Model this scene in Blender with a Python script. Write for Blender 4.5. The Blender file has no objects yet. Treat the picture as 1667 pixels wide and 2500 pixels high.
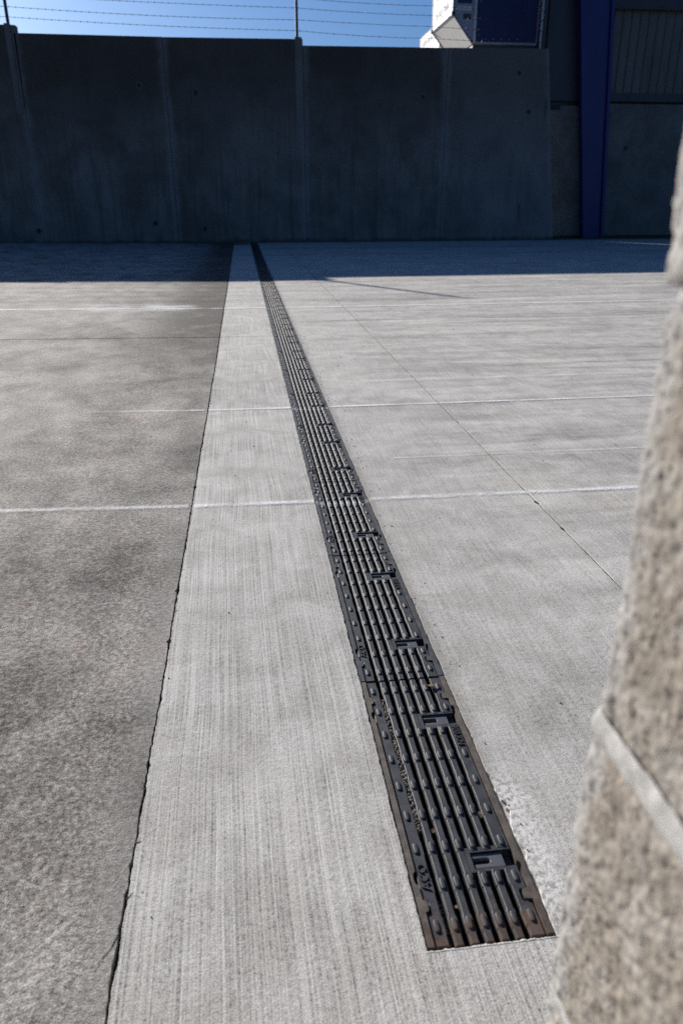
import bpy, bmesh, math, random
from mathutils import Vector, Matrix, noise
random.seed(7)
SC = bpy.context.scene
COL = SC.collection

# ------------------------------------------------------------------ camera, sky, sun, exposure
CAM_H = 0.766
psi, th, roll = math.radians(7.17), math.radians(22.85), math.radians(0.2)
fwd = Vector((math.sin(psi)*math.cos(th), math.cos(psi)*math.cos(th), -math.sin(th)))
rgt = Vector((math.cos(psi), -math.sin(psi), 0)); upv = rgt.cross(fwd)
r2 = math.cos(roll)*rgt - math.sin(roll)*upv; u2 = r2.cross(fwd)
cd = bpy.data.cameras.new('camera'); cam = bpy.data.objects.new('camera', cd); COL.objects.link(cam)
m = Matrix((r2, u2, -fwd)).transposed().to_4x4(); m.translation = Vector((0, 0, CAM_H)); cam.matrix_world = m
cd.sensor_fit = 'VERTICAL'; cd.sensor_height = 36; cd.sensor_width = 24; cd.lens = 25.81
cd.clip_start = 0.02; cd.clip_end = 3000
cd.dof.use_dof = True; cd.dof.focus_distance = 1.6; cd.dof.aperture_fstop = 7.1
SC.camera = cam

SUN_EL = math.radians(21.4)
SUN_AZ = math.atan2(-0.504, 0.863)               # from +Y towards +X
W = bpy.data.worlds.new('World'); SC.world = W; W.use_nodes = True
nt = W.node_tree
for n in list(nt.nodes): nt.nodes.remove(n)
sky = nt.nodes.new('ShaderNodeTexSky'); sky.sky_type = 'NISHITA'; sky.sun_disc = False
sky.sun_elevation = SUN_EL; sky.sun_rotation = SUN_AZ
sky.air_density = 1.0; sky.dust_density = 1.2; sky.ozone_density = 10.0; sky.altitude = 0
bg = nt.nodes.new('ShaderNodeBackground'); bg.inputs['Strength'].default_value = 0.05
wo = nt.nodes.new('ShaderNodeOutputWorld')
nt.links.new(sky.outputs[0], bg.inputs[0]); nt.links.new(bg.outputs[0], wo.inputs[0])

sl = bpy.data.lights.new('sun', 'SUN'); sun = bpy.data.objects.new('sun', sl); COL.objects.link(sun)
sl.energy = 5.0; sl.angle = math.radians(0.5); sl.color = (1.0, 0.95, 0.88)
sd = Vector((math.sin(SUN_AZ)*math.cos(SUN_EL), math.cos(SUN_AZ)*math.cos(SUN_EL), math.sin(SUN_EL)))
sun.rotation_euler = sd.to_track_quat('Z', 'Y').to_euler(); sun.location = (-10, 20, 12)

vs = SC.view_settings
vs.view_transform = 'Standard'; vs.look = 'None'; vs.gamma = 1.0; vs.use_curve_mapping = False
vs.exposure = 0.85
SC.render.engine = 'CYCLES'
SC.cycles.use_denoising = False
SC.render.filter_size = 1.0
SC.cycles.max_bounces = 5; SC.cycles.diffuse_bounces = 3; SC.cycles.glossy_bounces = 2

# ------------------------------------------------------------------ helpers
def link(o, parent=None):
    COL.objects.link(o)
    if parent is not None: o.parent = parent
    return o

def tag(o, label=None, cat=None, group=None, kind=None):
    if label: o['label'] = label
    if cat: o['category'] = cat
    if group: o['group'] = group
    if kind: o['kind'] = kind
    return o

def empty(name, loc=(0, 0, 0)):
    o = bpy.data.objects.new(name, None); o.location = loc; o.empty_display_size = 0.1
    return link(o)

class MB:
    """collects faces for one mesh"""
    def __init__(s): s.v = []; s.f = []; s.uv = []
    def add(s, vs, fs):
        b = len(s.v); s.v += [tuple(p) for p in vs]; s.f += [tuple(i+b for i in f) for f in fs]; return s
    def box(s, x0, x1, y0, y1, z0, z1):
        return s.add([(x0,y0,z0),(x1,y0,z0),(x1,y1,z0),(x0,y1,z0),(x0,y0,z1),(x1,y0,z1),(x1,y1,z1),(x0,y1,z1)],
                     [(0,3,2,1),(4,5,6,7),(0,1,5,4),(1,2,6,5),(2,3,7,6),(3,0,4,7)])
    def prism(s, poly, z0, z1, inset=0.0, top_in=0.0):
        """poly counter-clockwise in XY"""
        n = len(poly)
        vs = [(x, y, z0) for x, y in poly] + [(x, y, z1) for x, y in poly]
        fs = [tuple(range(n-1, -1, -1)), tuple(range(n, 2*n))]
        fs += [(i, (i+1) % n, n+(i+1) % n, n+i) for i in range(n)]
        return s.add(vs, fs)
    def tube(s, pts, r, seg=6, caps=True):
        pts = [Vector(p) for p in pts]; n = len(pts); b = []
        for i, p in enumerate(pts):
            t = (pts[min(i+1, n-1)] - pts[max(i-1, 0)]).normalized()
            a = t.orthogonal().normalized() if i == 0 else None
            if i == 0: ref = a
            u = (ref - t*ref.dot(t)).normalized(); w = t.cross(u); ref = u
            for k in range(seg):
                an = 2*math.pi*k/seg; b.append(p + r*(math.cos(an)*u + math.sin(an)*w))
        fs = [(i*seg+k, i*seg+(k+1) % seg, (i+1)*seg+(k+1) % seg, (i+1)*seg+k) for i in range(n-1) for k in range(seg)]
        if caps: fs += [tuple(range(seg-1, -1, -1)), tuple((n-1)*seg+k for k in range(seg))]
        return s.add(b, fs)
    def mesh(s, name, mat=None, smooth=False):
        me = bpy.data.meshes.new(name); me.from_pydata(s.v, [], s.f); me.update()
        if mat: me.materials.append(mat)
        if smooth: me.polygons.foreach_set('use_smooth', [True]*len(me.polygons))
        return me
    def build(s, name, mat, parent=None, smooth=False, bevel=0.0):
        o = bpy.data.objects.new(name, s.mesh(name, mat, smooth)); link(o, parent)
        if bevel: bev(o, bevel)
        return o

def bev(o, w, seg=2):
    bm = bmesh.new(); bm.from_mesh(o.data)
    es = [e for e in bm.edges if len(e.link_faces) == 2 and e.calc_face_angle(0) > 0.5]
    bmesh.ops.bevel(bm, geom=es, offset=w, segments=seg, affect='EDGES', profile=0.5, clamp_overlap=True)
    bm.to_mesh(o.data); bm.free()
    return o

def put(name, me, parent=None, loc=(0, 0, 0)):
    o = bpy.data.objects.new(name, me); o.location = loc
    return link(o, parent)

def fb(p, oct=4, H=0.8):
    return noise.fractal(Vector(p), H, 2.0, oct)

# ------------------------------------------------------------------ node helpers
class N:
    def __init__(s, name):
        s.mat = bpy.data.materials.new(name); s.mat.use_nodes = True
        s.t = s.mat.node_tree
        for n in list(s.t.nodes): s.t.nodes.remove(n)
        s.out = s.t.nodes.new('ShaderNodeOutputMaterial')
        s.pos = s.t.nodes.new('ShaderNodeNewGeometry').outputs['Position']
        sep = s.t.nodes.new('ShaderNodeSeparateXYZ'); s.t.links.new(s.pos, sep.inputs[0])
        s.X, s.Y, s.Z = sep.outputs
    def node(s, ty, **kw):
        n = s.t.nodes.new(ty)
        for k, v in kw.items(): setattr(n, k, v)
        return n
    def _in(s, sock, v):
        if isinstance(v, bpy.types.NodeSocket): s.t.links.new(v, sock)
        elif v is not None: sock.default_value = v
    def math(s, op, a, b=None, c=None, clamp=False):
        n = s.node('ShaderNodeMath', operation=op, use_clamp=clamp)
        s._in(n.inputs[0], a)
        if b is not None: s._in(n.inputs[1], b)
        if c is not None: s._in(n.inputs[2], c)
        return n.outputs[0]
    def add(s, a, b): return s.math('ADD', a, b)
    def mul(s, a, b): return s.math('MULTIPLY', a, b)
    def sub(s, a, b): return s.math('SUBTRACT', a, b)
    def comb(s, x, y, z):
        n = s.node('ShaderNodeCombineXYZ')
        for i, v in enumerate((x, y, z)): s._in(n.inputs[i], v)
        return n.outputs[0]
    def scale(s, v, sc, rot=(0, 0, 0), loc=(0, 0, 0)):
        n = s.node('ShaderNodeMapping'); s._in(n.inputs[0], v)
        n.inputs['Scale'].default_value = sc; n.inputs['Rotation'].default_value = rot; n.inputs['Location'].default_value = loc
        return n.outputs[0]
    def noise(s, v, scale, detail=3, rough=0.55, dist=0.0, lac=2.0):
        n = s.node('ShaderNodeTexNoise'); s._in(n.inputs['Vector'], v)
        n.inputs['Scale'].default_value = scale; n.inputs['Detail'].default_value = detail
        n.inputs['Roughness'].default_value = rough; n.inputs['Distortion'].default_value = dist
        n.inputs['Lacunarity'].default_value = lac
        return n.outputs['Fac']
    def voro(s, v, scale, feat='F1'):
        n = s.node('ShaderNodeTexVoronoi', feature=feat); s._in(n.inputs['Vector'], v); n.inputs['Scale'].default_value = scale
        return n.outputs['Distance']
    def map(s, v, a, b, c=0.0, d=1.0, smooth=True):
        n = s.node('ShaderNodeMapRange', interpolation_type='SMOOTHSTEP' if smooth else 'LINEAR')
        s._in(n.inputs[0], v)
        for i, x in enumerate((a, b, c, d)): s._in(n.inputs[1+i], x)
        return n.outputs[0]
    def mix(s, f, a, b, mode='MIX'):
        n = s.node('ShaderNodeMix', data_type='RGBA', blend_type=mode)
        s._in(n.inputs[0], f)
        for i, v in ((6, a), (7, b)):
            if isinstance(v, (tuple, list)): n.inputs[i].default_value = (*v[:3], 1)
            else: s._in(n.inputs[i], v)
        return n.outputs[2]
    def mixf(s, f, a, b):
        n = s.node('ShaderNodeMix', data_type='FLOAT')
        s._in(n.inputs[0], f); s._in(n.inputs[2], a); s._in(n.inputs[3], b)
        return n.outputs[0]
    def grey(s, v):
        return s.comb(v, v, v)
    def bump(s, h, dist, strength=1.0, normal=None):
        n = s.node('ShaderNodeBump'); n.inputs['Strength'].default_value = strength
        n.inputs['Distance'].default_value = dist; s._in(n.inputs['Height'], h)
        if normal is not None: s._in(n.inputs['Normal'], normal)
        return n.outputs[0]
    def bsdf(s, color, rough=0.8, normal=None, metal=0.0, spec=0.4):
        b = s.node('ShaderNodeBsdfPrincipled')
        if isinstance(color, (tuple, list)): b.inputs['Base Color'].default_value = (*color[:3], 1)
        else: s._in(b.inputs['Base Color'], color)
        s._in(b.inputs['Roughness'], rough); s._in(b.inputs['Metallic'], metal); s._in(b.inputs['Specular IOR Level'], spec)
        if normal is not None: s._in(b.inputs['Normal'], normal)
        s.b = b
        s.t.links.new(b.outputs[0], s.out.inputs[0])
        return s.mat

# ------------------------------------------------------------------ materials
def warp(n, amt, sc):
    a = n.noise(n.pos, sc, 2); b = n.noise(n.scale(n.pos, (1, 1, 1), loc=(9.3, 4.1, 2.2)), sc, 2)
    return n.mul(n.sub(a, 0.5), amt), n.mul(n.sub(b, 0.5), amt)

def mat_pale():
    n = N('pale_broomed_concrete')
    side = n.map(n.X, 0.25, 0.42)                        # 0 = strip left of the drain, 1 = slab right of it
    wx = n.mul(n.sub(n.noise(n.pos, 1.1, 2, 0.5), 0.5), 0.040)
    bx_ = n.add(n.add(n.X, wx), n.mul(n.Y, 0.012))
    st1 = n.noise(n.comb(bx_, n.mul(n.Y, 0.007), 0.0), 330, 2, 0.7)        # broom lines along the drain
    st2 = n.noise(n.comb(bx_, n.mul(n.Y, 0.008), 3.0), 60, 2, 0.6)
    st3 = n.noise(n.scale(n.pos, (150, 5.0, 1), rot=(0, 0, math.radians(-7))), 1.0, 3, 0.7)   # lighter broom marks on the right slab
    speck = n.noise(n.pos, 480, 3, 0.75)
    grain = n.noise(n.pos, 130, 4, 0.7)
    blot = n.noise(n.pos, 1.7, 5, 0.6, 0.4)
    blot2 = n.noise(n.pos, 9.0, 5, 0.65, 0.6)
    wear = n.noise(n.scale(n.pos, (0.55, 4.2, 1), rot=(0, 0, math.radians(3))), 1.6, 6, 0.70, 0.5)   # dirt rolled in along the wall
    fade = n.map(grain, 0.32, 0.62, 1.45, 0.5)
    v = n.mul(n.mul(n.sub(n.mixf(side, st1, st3), 0.5), n.mixf(side, 1.75, 0.8)), fade)
    v = n.add(v, n.mul(n.sub(st2, 0.5), n.mixf(side, 0.30, 0.0)))
    v = n.add(v, n.mul(n.sub(speck, 0.5), 2.0)); v = n.add(v, n.mul(n.sub(grain, 0.5), 0.85))
    v = n.add(v, n.mul(n.sub(blot, 0.5), 0.6)); v = n.add(v, n.mul(n.sub(blot2, 0.5), 0.60))
    v = n.add(v, n.mul(n.mul(n.sub(wear, 0.52), n.map(n.X, 0.25, 0.9)), 1.45))
    pore = n.map(n.noise(n.scale(n.pos, (1, 0.75, 1), loc=(4, 4, 0)), 330, 2, 0.6), 0.42, 0.30)
    pore2 = n.map(n.noise(n.scale(n.pos, (1, 0.6, 1), loc=(1, 8, 0)), 120, 3, 0.65), 0.40, 0.28)
    v = n.sub(v, n.add(n.mul(pore, 0.40), n.mul(pore2, 0.25)))
    v = n.add(v, 0.03)
    base = n.mix(n.map(blot2, 0.35, 0.65), (0.372, 0.357, 0.328), (0.404, 0.391, 0.366))
    base = n.mix(n.map(blot, 0.55, 0.75), base, (0.402, 0.380, 0.338))
    col = n.mix(1.0, base, n.grey(n.add(v, 1.0)), 'MULTIPLY')
    # scattered pits and dark scratches
    pm = n.mul(n.map(n.voro(n.pos, 34), 0.075, 0.04), n.map(blot2, 0.50, 0.60))
    scr = n.map(n.noise(n.scale(n.pos, (9, 60, 1), rot=(0, 0, math.radians(12))), 1.0, 3, 0.7), 0.68, 0.76)
    scr = n.mul(scr, n.mul(n.map(n.X, 0.35, 0.6), n.map(blot, 0.45, 0.58)))
    scw = n.map(n.noise(n.scale(n.pos, (3, 70, 1), rot=(0, 0, math.radians(-6)), loc=(3, 7, 0)), 1.0, 3, 0.6), 0.68, 0.76)
    scw = n.mul(scw, n.mul(n.map(n.X, 0.35, 0.6), n.map(blot2, 0.5, 0.6)))
    col = n.mix(n.mul(pm, 0.8), col, (0.09, 0.085, 0.08))
    col = n.mix(n.mul(scr, 0.6), col, (0.15, 0.14, 0.13))
    col = n.mix(n.mul(scw, 0.5), col, (0.62, 0.615, 0.60))
    # tyre rubber left by turning wheels; first two entries: a soft dark double streak
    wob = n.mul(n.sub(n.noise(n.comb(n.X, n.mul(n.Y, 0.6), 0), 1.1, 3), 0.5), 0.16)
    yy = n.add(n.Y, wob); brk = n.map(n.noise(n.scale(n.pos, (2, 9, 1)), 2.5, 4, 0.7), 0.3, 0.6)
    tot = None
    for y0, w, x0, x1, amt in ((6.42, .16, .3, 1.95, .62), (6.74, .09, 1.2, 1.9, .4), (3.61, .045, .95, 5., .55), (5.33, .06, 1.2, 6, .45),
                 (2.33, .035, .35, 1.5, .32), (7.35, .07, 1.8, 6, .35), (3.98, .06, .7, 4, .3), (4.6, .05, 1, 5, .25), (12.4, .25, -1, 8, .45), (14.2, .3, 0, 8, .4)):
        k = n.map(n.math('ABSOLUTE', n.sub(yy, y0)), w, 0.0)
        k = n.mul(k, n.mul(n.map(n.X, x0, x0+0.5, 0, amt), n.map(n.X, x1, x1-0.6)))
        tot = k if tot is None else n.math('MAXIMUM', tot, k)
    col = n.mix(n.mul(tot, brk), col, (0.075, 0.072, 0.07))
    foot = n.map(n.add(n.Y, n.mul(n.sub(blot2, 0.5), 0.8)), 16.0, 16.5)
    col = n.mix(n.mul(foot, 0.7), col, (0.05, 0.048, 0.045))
    # oily splash at the wall end of the drain
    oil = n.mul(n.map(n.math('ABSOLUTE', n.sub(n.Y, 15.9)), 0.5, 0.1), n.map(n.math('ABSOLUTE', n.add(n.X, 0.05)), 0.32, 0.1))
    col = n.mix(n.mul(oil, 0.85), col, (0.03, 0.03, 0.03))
    # dirt rubbed along the edge of the rail and a fresh mortar patch
    rd = n.add(n.sub(n.X, 0.3115), n.mul(n.sub(n.noise(n.pos, 45, 4, 0.7), 0.5), 0.05))
    col = n.mix(n.mul(n.mul(n.map(rd, 0.035, -0.01), n.map(n.X, 0.30, 0.312)), 0.8), col, (0.22, 0.205, 0.185))
    pa = n.add(n.sub(n.X, 0.325), n.mul(n.sub(n.noise(n.pos, 26, 4, 0.7), 0.5), 0.09))
    patch = n.mul(n.map(n.math('ABSOLUTE', pa), 0.040, 0.012), n.map(n.math('ABSOLUTE', n.sub(n.Y, 0.68)), 0.17, 0.07))
    col = n.mix(n.mul(patch, n.map(grain, 0.40, 0.56)), col, (0.58, 0.565, 0.54))
    h = n.add(n.mul(n.mixf(side, st1, st3), n.mixf(side, 1.0, 0.5)), n.add(n.mul(grain, 1.0), n.mul(speck, 0.7)))
    nr = n.bump(h, 0.0010, 0.8)
    return n.bsdf(col, 0.88, nr, spec=0.2)

def mat_dark_slab():
    n = N('stained_rough_concrete')
    wx, wy = warp(n, 0.10, 2.3)
    wp = n.comb(n.add(n.X, wx), n.add(n.Y, wy), 0.0)
    b1 = n.noise(n.scale(n.pos, (1.0, 0.8, 1), loc=(3.1, 1.7, 0)), 2.4, 9, 0.72, 0.15)
    b2 = n.noise(n.scale(wp, (1.0, 1.0, 1), loc=(5, 2, 0)), 0.8, 4, 0.6)
    grain = n.noise(n.pos, 120, 5, 0.72)
    grain2 = n.noise(n.pos, 420, 3, 0.75)
    pit = n.voro(n.scale(n.pos, (1, 1, 1)), 95)
    edge = n.map(n.add(n.X, n.mul(n.sub(n.noise(n.pos, 16, 4, 0.65), 0.5), 0.09)), -0.240, -0.195)      # trowelled margin beside the joint
    near = n.map(n.Y, 1.6, 0.9)
    b3 = n.noise(n.scale(n.pos, (1, 0.7, 1), loc=(7, 3, 0)), 5.5, 7, 0.68, 0.25)
    t = n.add(n.add(0.57, n.mul(n.sub(b1, 0.5), 1.05)), n.add(n.mul(n.sub(b2, 0.5), 0.25), n.mul(n.sub(b3, 0.5), 1.0)))
    # dirt that gathered beside the joint further back
    gather = n.mul(n.map(n.X, -0.9, -0.25), n.mul(n.map(n.Y, 1.1, 1.6), 0.07))
    gather = n.add(gather, n.mul(n.map(n.X, -1.3, -0.3), n.mul(n.map(n.Y, 3.0, 4.4), 0.12)))
    damp = n.add(n.map(n.X, -0.95, -0.3), n.mul(n.sub(n.add(b1, b3), 1.0), 2.6))      # ragged damp stain kept beside the joint
    damp = n.mul(n.map(damp, 0.45, 0.95), n.map(n.add(n.Y, n.mul(n.sub(b3, 0.5), 2.5)), 3.9, 4.5))
    gather = n.add(gather, n.mul(damp, 0.20))
    t = n.sub(t, gather); t = n.add(t, n.add(n.mul(n.sub(grain, 0.5), 1.1), n.mul(n.sub(grain2, 0.5), 0.7)))
    f = n.map(t, 0.22, 0.86, 0.0, 1.0, False)
    col = n.mix(f, (0.052, 0.047, 0.041), (0.385, 0.362, 0.328))
    tint = n.map(n.noise(n.pos, 3.4, 4, 0.6, 0.5), 0.50, 0.72)
    col = n.mix(n.mul(tint, 0.35), col, n.mix(1.0, col, (1.16, 0.98, 0.87), 'MULTIPLY'))
    red = n.mul(n.map(n.noise(n.pos, 11, 4, 0.7), 0.60, 0.72), n.map(n.X, -0.2, -0.3))
    col = n.mix(n.mul(red, 0.5), col, n.mix(1.0, col, (1.25, 0.86, 0.8), 'MULTIPLY'))
    lum = n.add(1.0, n.add(n.mul(n.sub(grain, 0.5), 1.5), n.mul(n.sub(grain2, 0.5), 1.5)))
    pore = n.map(n.noise(n.scale(n.pos, (1, 1, 1), loc=(4, 4, 0)), 210, 3, 0.65), 0.42, 0.29)
    pore2 = n.map(n.noise(n.scale(n.pos, (1, 1, 1), loc=(1, 8, 0)), 70, 4, 0.7), 0.42, 0.28)
    lum = n.sub(lum, n.add(n.mul(pore, 0.55), n.mul(pore2, 0.42)))
    lum = n.add(lum, 0.04)
    lum = n.mixf(n.mul(edge, 0.25), lum, n.add(1.0, n.mul(n.sub(grain2, 0.5), 0.3)))
    col = n.mix(1.0, col, n.grey(lum), 'MULTIPLY')
    es = n.noise(n.comb(n.X, n.mul(n.Y, 0.02), 0.0), 180, 3, 0.7)
    col = n.mix(n.mul(edge, n.map(n.Y, 2.2, 1.2, 0.0, 0.30)), col, n.mix(1.0, (0.28, 0.268, 0.250), n.grey(n.add(0.66, n.add(n.mul(es, 0.34), n.mul(grain2, 0.34)))), 'MULTIPLY'))
    # lime wash left by a puddle near the third line
    lw = n.mul(n.map(n.math('ABSOLUTE', n.sub(n.add(n.Y, n.mul(wy, 2.2)), 6.1)), 0.30, 0.05), n.mul(n.map(n.X, -1.75, -1.0), n.map(n.X, -0.34, -0.5)))
    col = n.mix(n.mul(lw, n.map(n.noise(n.scale(wp, (1, 3, 1)), 2.5, 5, 0.65), 0.38, 0.6)), col, (0.50, 0.495, 0.485))
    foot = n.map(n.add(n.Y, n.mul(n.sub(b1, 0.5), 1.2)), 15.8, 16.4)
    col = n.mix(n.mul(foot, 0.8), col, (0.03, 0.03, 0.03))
    h = n.add(n.mul(grain, 0.8), n.mul(grain2, 0.6))
    nr = n.bump(h, 0.0024, 0.85)
    return n.bsdf(col, 0.9, nr, spec=0.2)

def mat_iron(name, rust=0.0, base=(0.0205, 0.022, 0.0255)):
    n = N(name)
    g = n.noise(n.pos, 600, 3, 0.7); g2 = n.noise(n.pos, 60, 4, 0.6)
    col = n.mix(n.map(g2, 0.35, 0.7), base, tuple(c*1.9 for c in base))
    dust = n.map(n.noise(n.pos, 24, 5, 0.7), 0.52, 0.75)
    col = n.mix(n.mul(dust, 0.25), col, (0.14, 0.13, 0.115))
    # rust at the free end of the first grate and here and there
    r = n.add(n.map(n.Y, 0.66, 0.545), n.mul(n.sub(n.noise(n.pos, 38, 5, 0.7), 0.56), 2.6))
    r = n.mul(n.map(r, 0.35, 0.95), n.map(n.Y, 1.06, 0.9))
    r2_ = n.mul(n.map(n.noise(n.pos, 21, 5, 0.72), 0.62, 0.72), 0.7)
    r = n.math('MAXIMUM', r, r2_); r = n.math('ADD', r, rust, clamp=True)
    rc = n.mix(n.map(g2, 0.4, 0.65), (0.045, 0.030, 0.023), (0.095, 0.052, 0.032))
    col = n.mix(n.mul(r, 0.8), col, rc)
    # overspray where the three white lines cross the grates
    pt = None
    for y0, w in ((1.878, .020), (2.896, .022), (5.99, .03)):
        k = n.map(n.math('ABSOLUTE', n.sub(n.add(n.Y, n.mul(n.X, 0.02)), y0+.005)), w, 0.002)
        pt = k if pt is None else n.math('MAXIMUM', pt, k)
    pt = n.mul(pt, n.map(n.noise(n.pos, 240, 3, 0.7), 0.30, 0.62))
    pt = n.mul(pt, n.map(n.noise(n.pos, 25, 3), 0.3, 0.6, 0.2, 0.75))
    col = n.mix(pt, col, (0.52, 0.53, 0.55))
    nr = n.bump(n.add(g, n.mul(g2, 0.6)), 0.0005, 0.6)
    return n.bsdf(col, n.mixf(r, 0.56, 0.85), nr, spec=0.4)

def mat_wall():
    n = N('weathered_precast_concrete')
    uvn = n.node('ShaderNodeUVMap'); sep = n.node('ShaderNodeSeparateXYZ'); n.t.links.new(uvn.outputs[0], sep.inputs[0])
    U, V = sep.outputs[0], sep.outputs[1]                # metres from the nearer vertical edge, metres below the top
    streak = n.noise(n.comb(n.mul(n.X, 5.0), 0.0, n.mul(n.Z, 0.35)), 1.6, 6, 0.68, 0.3)
    cloud = n.noise(n.comb(n.X, 4.0, n.Z), 1.1, 6, 0.62, 0.3)
    form = n.noise(n.comb(n.mul(n.X, 0.25), 0.0, n.mul(n.Z, 3.2)), 1.7, 4, 0.6)
    fine = n.noise(n.comb(n.X, 0.0, n.Z), 34, 5, 0.7)
    e = n.add(U, n.mul(n.sub(n.noise(n.comb(n.X, 0.0, n.mul(n.Z, 0.7)), 3.0, 4), 0.5), 0.30))
    wash = n.map(e, 0.15, -0.02)                         # lime washed out along the joints
    grime = n.map(n.add(V, n.mul(n.sub(streak, 0.5), 2.6)), 2.4, 0.2)
    col = n.mix(n.map(cloud, 0.3, 0.7), (0.105, 0.092, 0.080), (0.205, 0.186, 0.168))
    col = n.mix(n.mul(n.map(streak, 0.46, 0.66), 0.5), col, (0.060, 0.055, 0.048))
    col = n.mix(n.mul(n.map(form, 0.52, 0.7), 0.35), col, (0.17, 0.160, 0.146))
    col = n.mix(n.mul(grime, 0.75), col, (0.052, 0.041, 0.032))
    col = n.mix(n.mul(wash, 0.45), col, (0.25, 0.247, 0.242))
    pale = n.map(n.add(n.X, n.mul(n.sub(cloud, 0.5), 1.6)), 3.9, 4.9)   # last panel is newer and paler
    col = n.mix(n.mul(pale, 0.30), col, (0.21, 0.208, 0.203))
    dk = n.mul(n.map(n.noise(n.comb(n.mul(n.X, 2.6), 1.0, n.mul(n.Z, 0.55)), 1.5, 5, 0.7), 0.60, 0.72), n.map(n.X, 5.2, 5.8))
    col = n.mix(n.mul(dk, 0.7), col, (0.035, 0.034, 0.033))
    col = n.mix(1.0, col, n.grey(n.add(0.72, n.mul(fine, 0.56))), 'MULTIPLY')
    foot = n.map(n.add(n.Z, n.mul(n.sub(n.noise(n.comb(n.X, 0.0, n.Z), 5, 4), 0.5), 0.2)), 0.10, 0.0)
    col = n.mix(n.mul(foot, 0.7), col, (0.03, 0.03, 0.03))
    return n.bsdf(col, 0.85, n.bump(n.add(fine, n.mul(form, 2.0)), 0.006, 0.5), spec=0.25)

def mat_plain_concrete(name, c, rough=0.85, sc=3.0, b=0.004):
    n = N(name)
    a = n.noise(n.pos, sc, 6, 0.65); g = n.noise(n.pos, sc*14, 4, 0.7)
    col = n.mix(n.map(a, 0.3, 0.7), tuple(x*0.72 for x in c), tuple(x*1.2 for x in c))
    col = n.mix(1.0, col, n.grey(n.add(0.75, n.mul(g, 0.5))), 'MULTIPLY')
    return n.bsdf(col, rough, n.bump(g, b, 0.6), spec=0.25)

def mat_painted(name, c, rough=0.45, metal=0.0, dirt=0.25, sc=6.0, spec=0.4):
    n = N(name)
    a = n.noise(n.scale(n.pos, (1, 1, 0.4)), sc, 5, 0.65)
    col = n.mix(n.mul(n.map(a, 0.45, 0.75), dirt), c, tuple(x*0.35 for x in c))
    return n.bsdf(col, n.mixf(a, rough*0.8, min(1, rough*1.2)), n.bump(n.noise(n.pos, sc*9, 3), 0.001, 0.25), metal, spec)

def mat_block():
    n = N('tan_concrete_block')
    wx, wy = warp(n, 0.02, 30)
    p = n.comb(n.add(n.X, wx), n.add(n.Y, wy), n.add(n.Z, wx))
    a = n.noise(p, 30, 4, 0.62); b = n.noise(p, 170, 4, 0.66); c = n.noise(p, 500, 3, 0.7)
    pit = n.map(n.voro(p, 230), 0.36, 0.10)
    pit = n.mul(pit, n.map(n.noise(p, 70, 3, 0.6), 0.44, 0.60))
    agg = n.map(n.voro(n.scale(p, (1, 1, 1), loc=(3, 1, 2)), 170), 0.35, 0.1)
    col = n.mix(n.map(b, 0.36, 0.66), (0.165, 0.142, 0.117), (0.268, 0.236, 0.198))
    col = n.mix(n.map(a, 0.42, 0.66), col, n.mix(n.map(b, 0.3, 0.7), (0.225, 0.205, 0.180), (0.325, 0.299, 0.265)))
    col = n.mix(n.mul(agg, 0.25), col, (0.37, 0.352, 0.325))
    ed = n.map(n.add(n.Y, n.mul(n.sub(a, 0.5), 0.05)), 0.262, 0.283)            # paste smeared round the corner
    col = n.mix(n.mul(ed, 0.6), col, n.mix(n.map(b, 0.3, 0.7), (0.27, 0.265, 0.26), (0.37, 0.363, 0.352)))
    col = n.mix(n.mul(pit, 0.8), col, (0.07, 0.062, 0.055))
    col = n.mix(1.0, col, n.grey(n.add(0.75, n.mul(c, 0.5))), 'MULTIPLY')
    h = n.sub(n.add(n.mul(b, 1.0), n.mul(c, 0.35)), n.mul(pit, 0.9))
    return n.bsdf(col, 0.92, n.bump(h, 0.0014, 0.7), spec=0.15)

def mat_paint(name, amt, fx=None):
    n = N(name)
    uvn = n.node('ShaderNodeUVMap'); sep = n.node('ShaderNodeSeparateXYZ'); n.t.links.new(uvn.outputs[0], sep.inputs[0])
    v = n.math('ABSOLUTE', sep.outputs[1])
    core = n.map(n.add(v, n.mul(n.sub(n.noise(n.pos, 60, 3, 0.7), 0.5), 0.5)), 0.95, 0.0)
    w = n.mul(n.map(n.noise(n.pos, 190, 4, 0.72), 0.30, 0.56), n.map(n.noise(n.scale(n.pos, (1, 1.0, 1)), 5.2, 5, 0.7), 0.34, 0.58, 0.15, 1.0))
    left = n.map(n.X, -0.17, -0.19, 1.0, 0.62)
    if fx: left = n.mul(left, n.map(n.X, fx[0], fx[1]))
    f = n.math('MULTIPLY', n.mul(core, w), n.mul(left, amt), clamp=True)
    d = n.node('ShaderNodeBsdfPrincipled'); d.inputs['Base Color'].default_value = (0.80, 0.80, 0.81, 1); d.inputs['Roughness'].default_value = 0.7
    tr = n.node('ShaderNodeBsdfTransparent'); mx = n.node('ShaderNodeMixShader')
    n.t.links.new(f, mx.inputs[0]); n.t.links.new(tr.outputs[0], mx.inputs[1]); n.t.links.new(d.outputs[0], mx.inputs[2])
    n.t.links.new(mx.outputs[0], n.out.inputs[0])
    return n.mat

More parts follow.
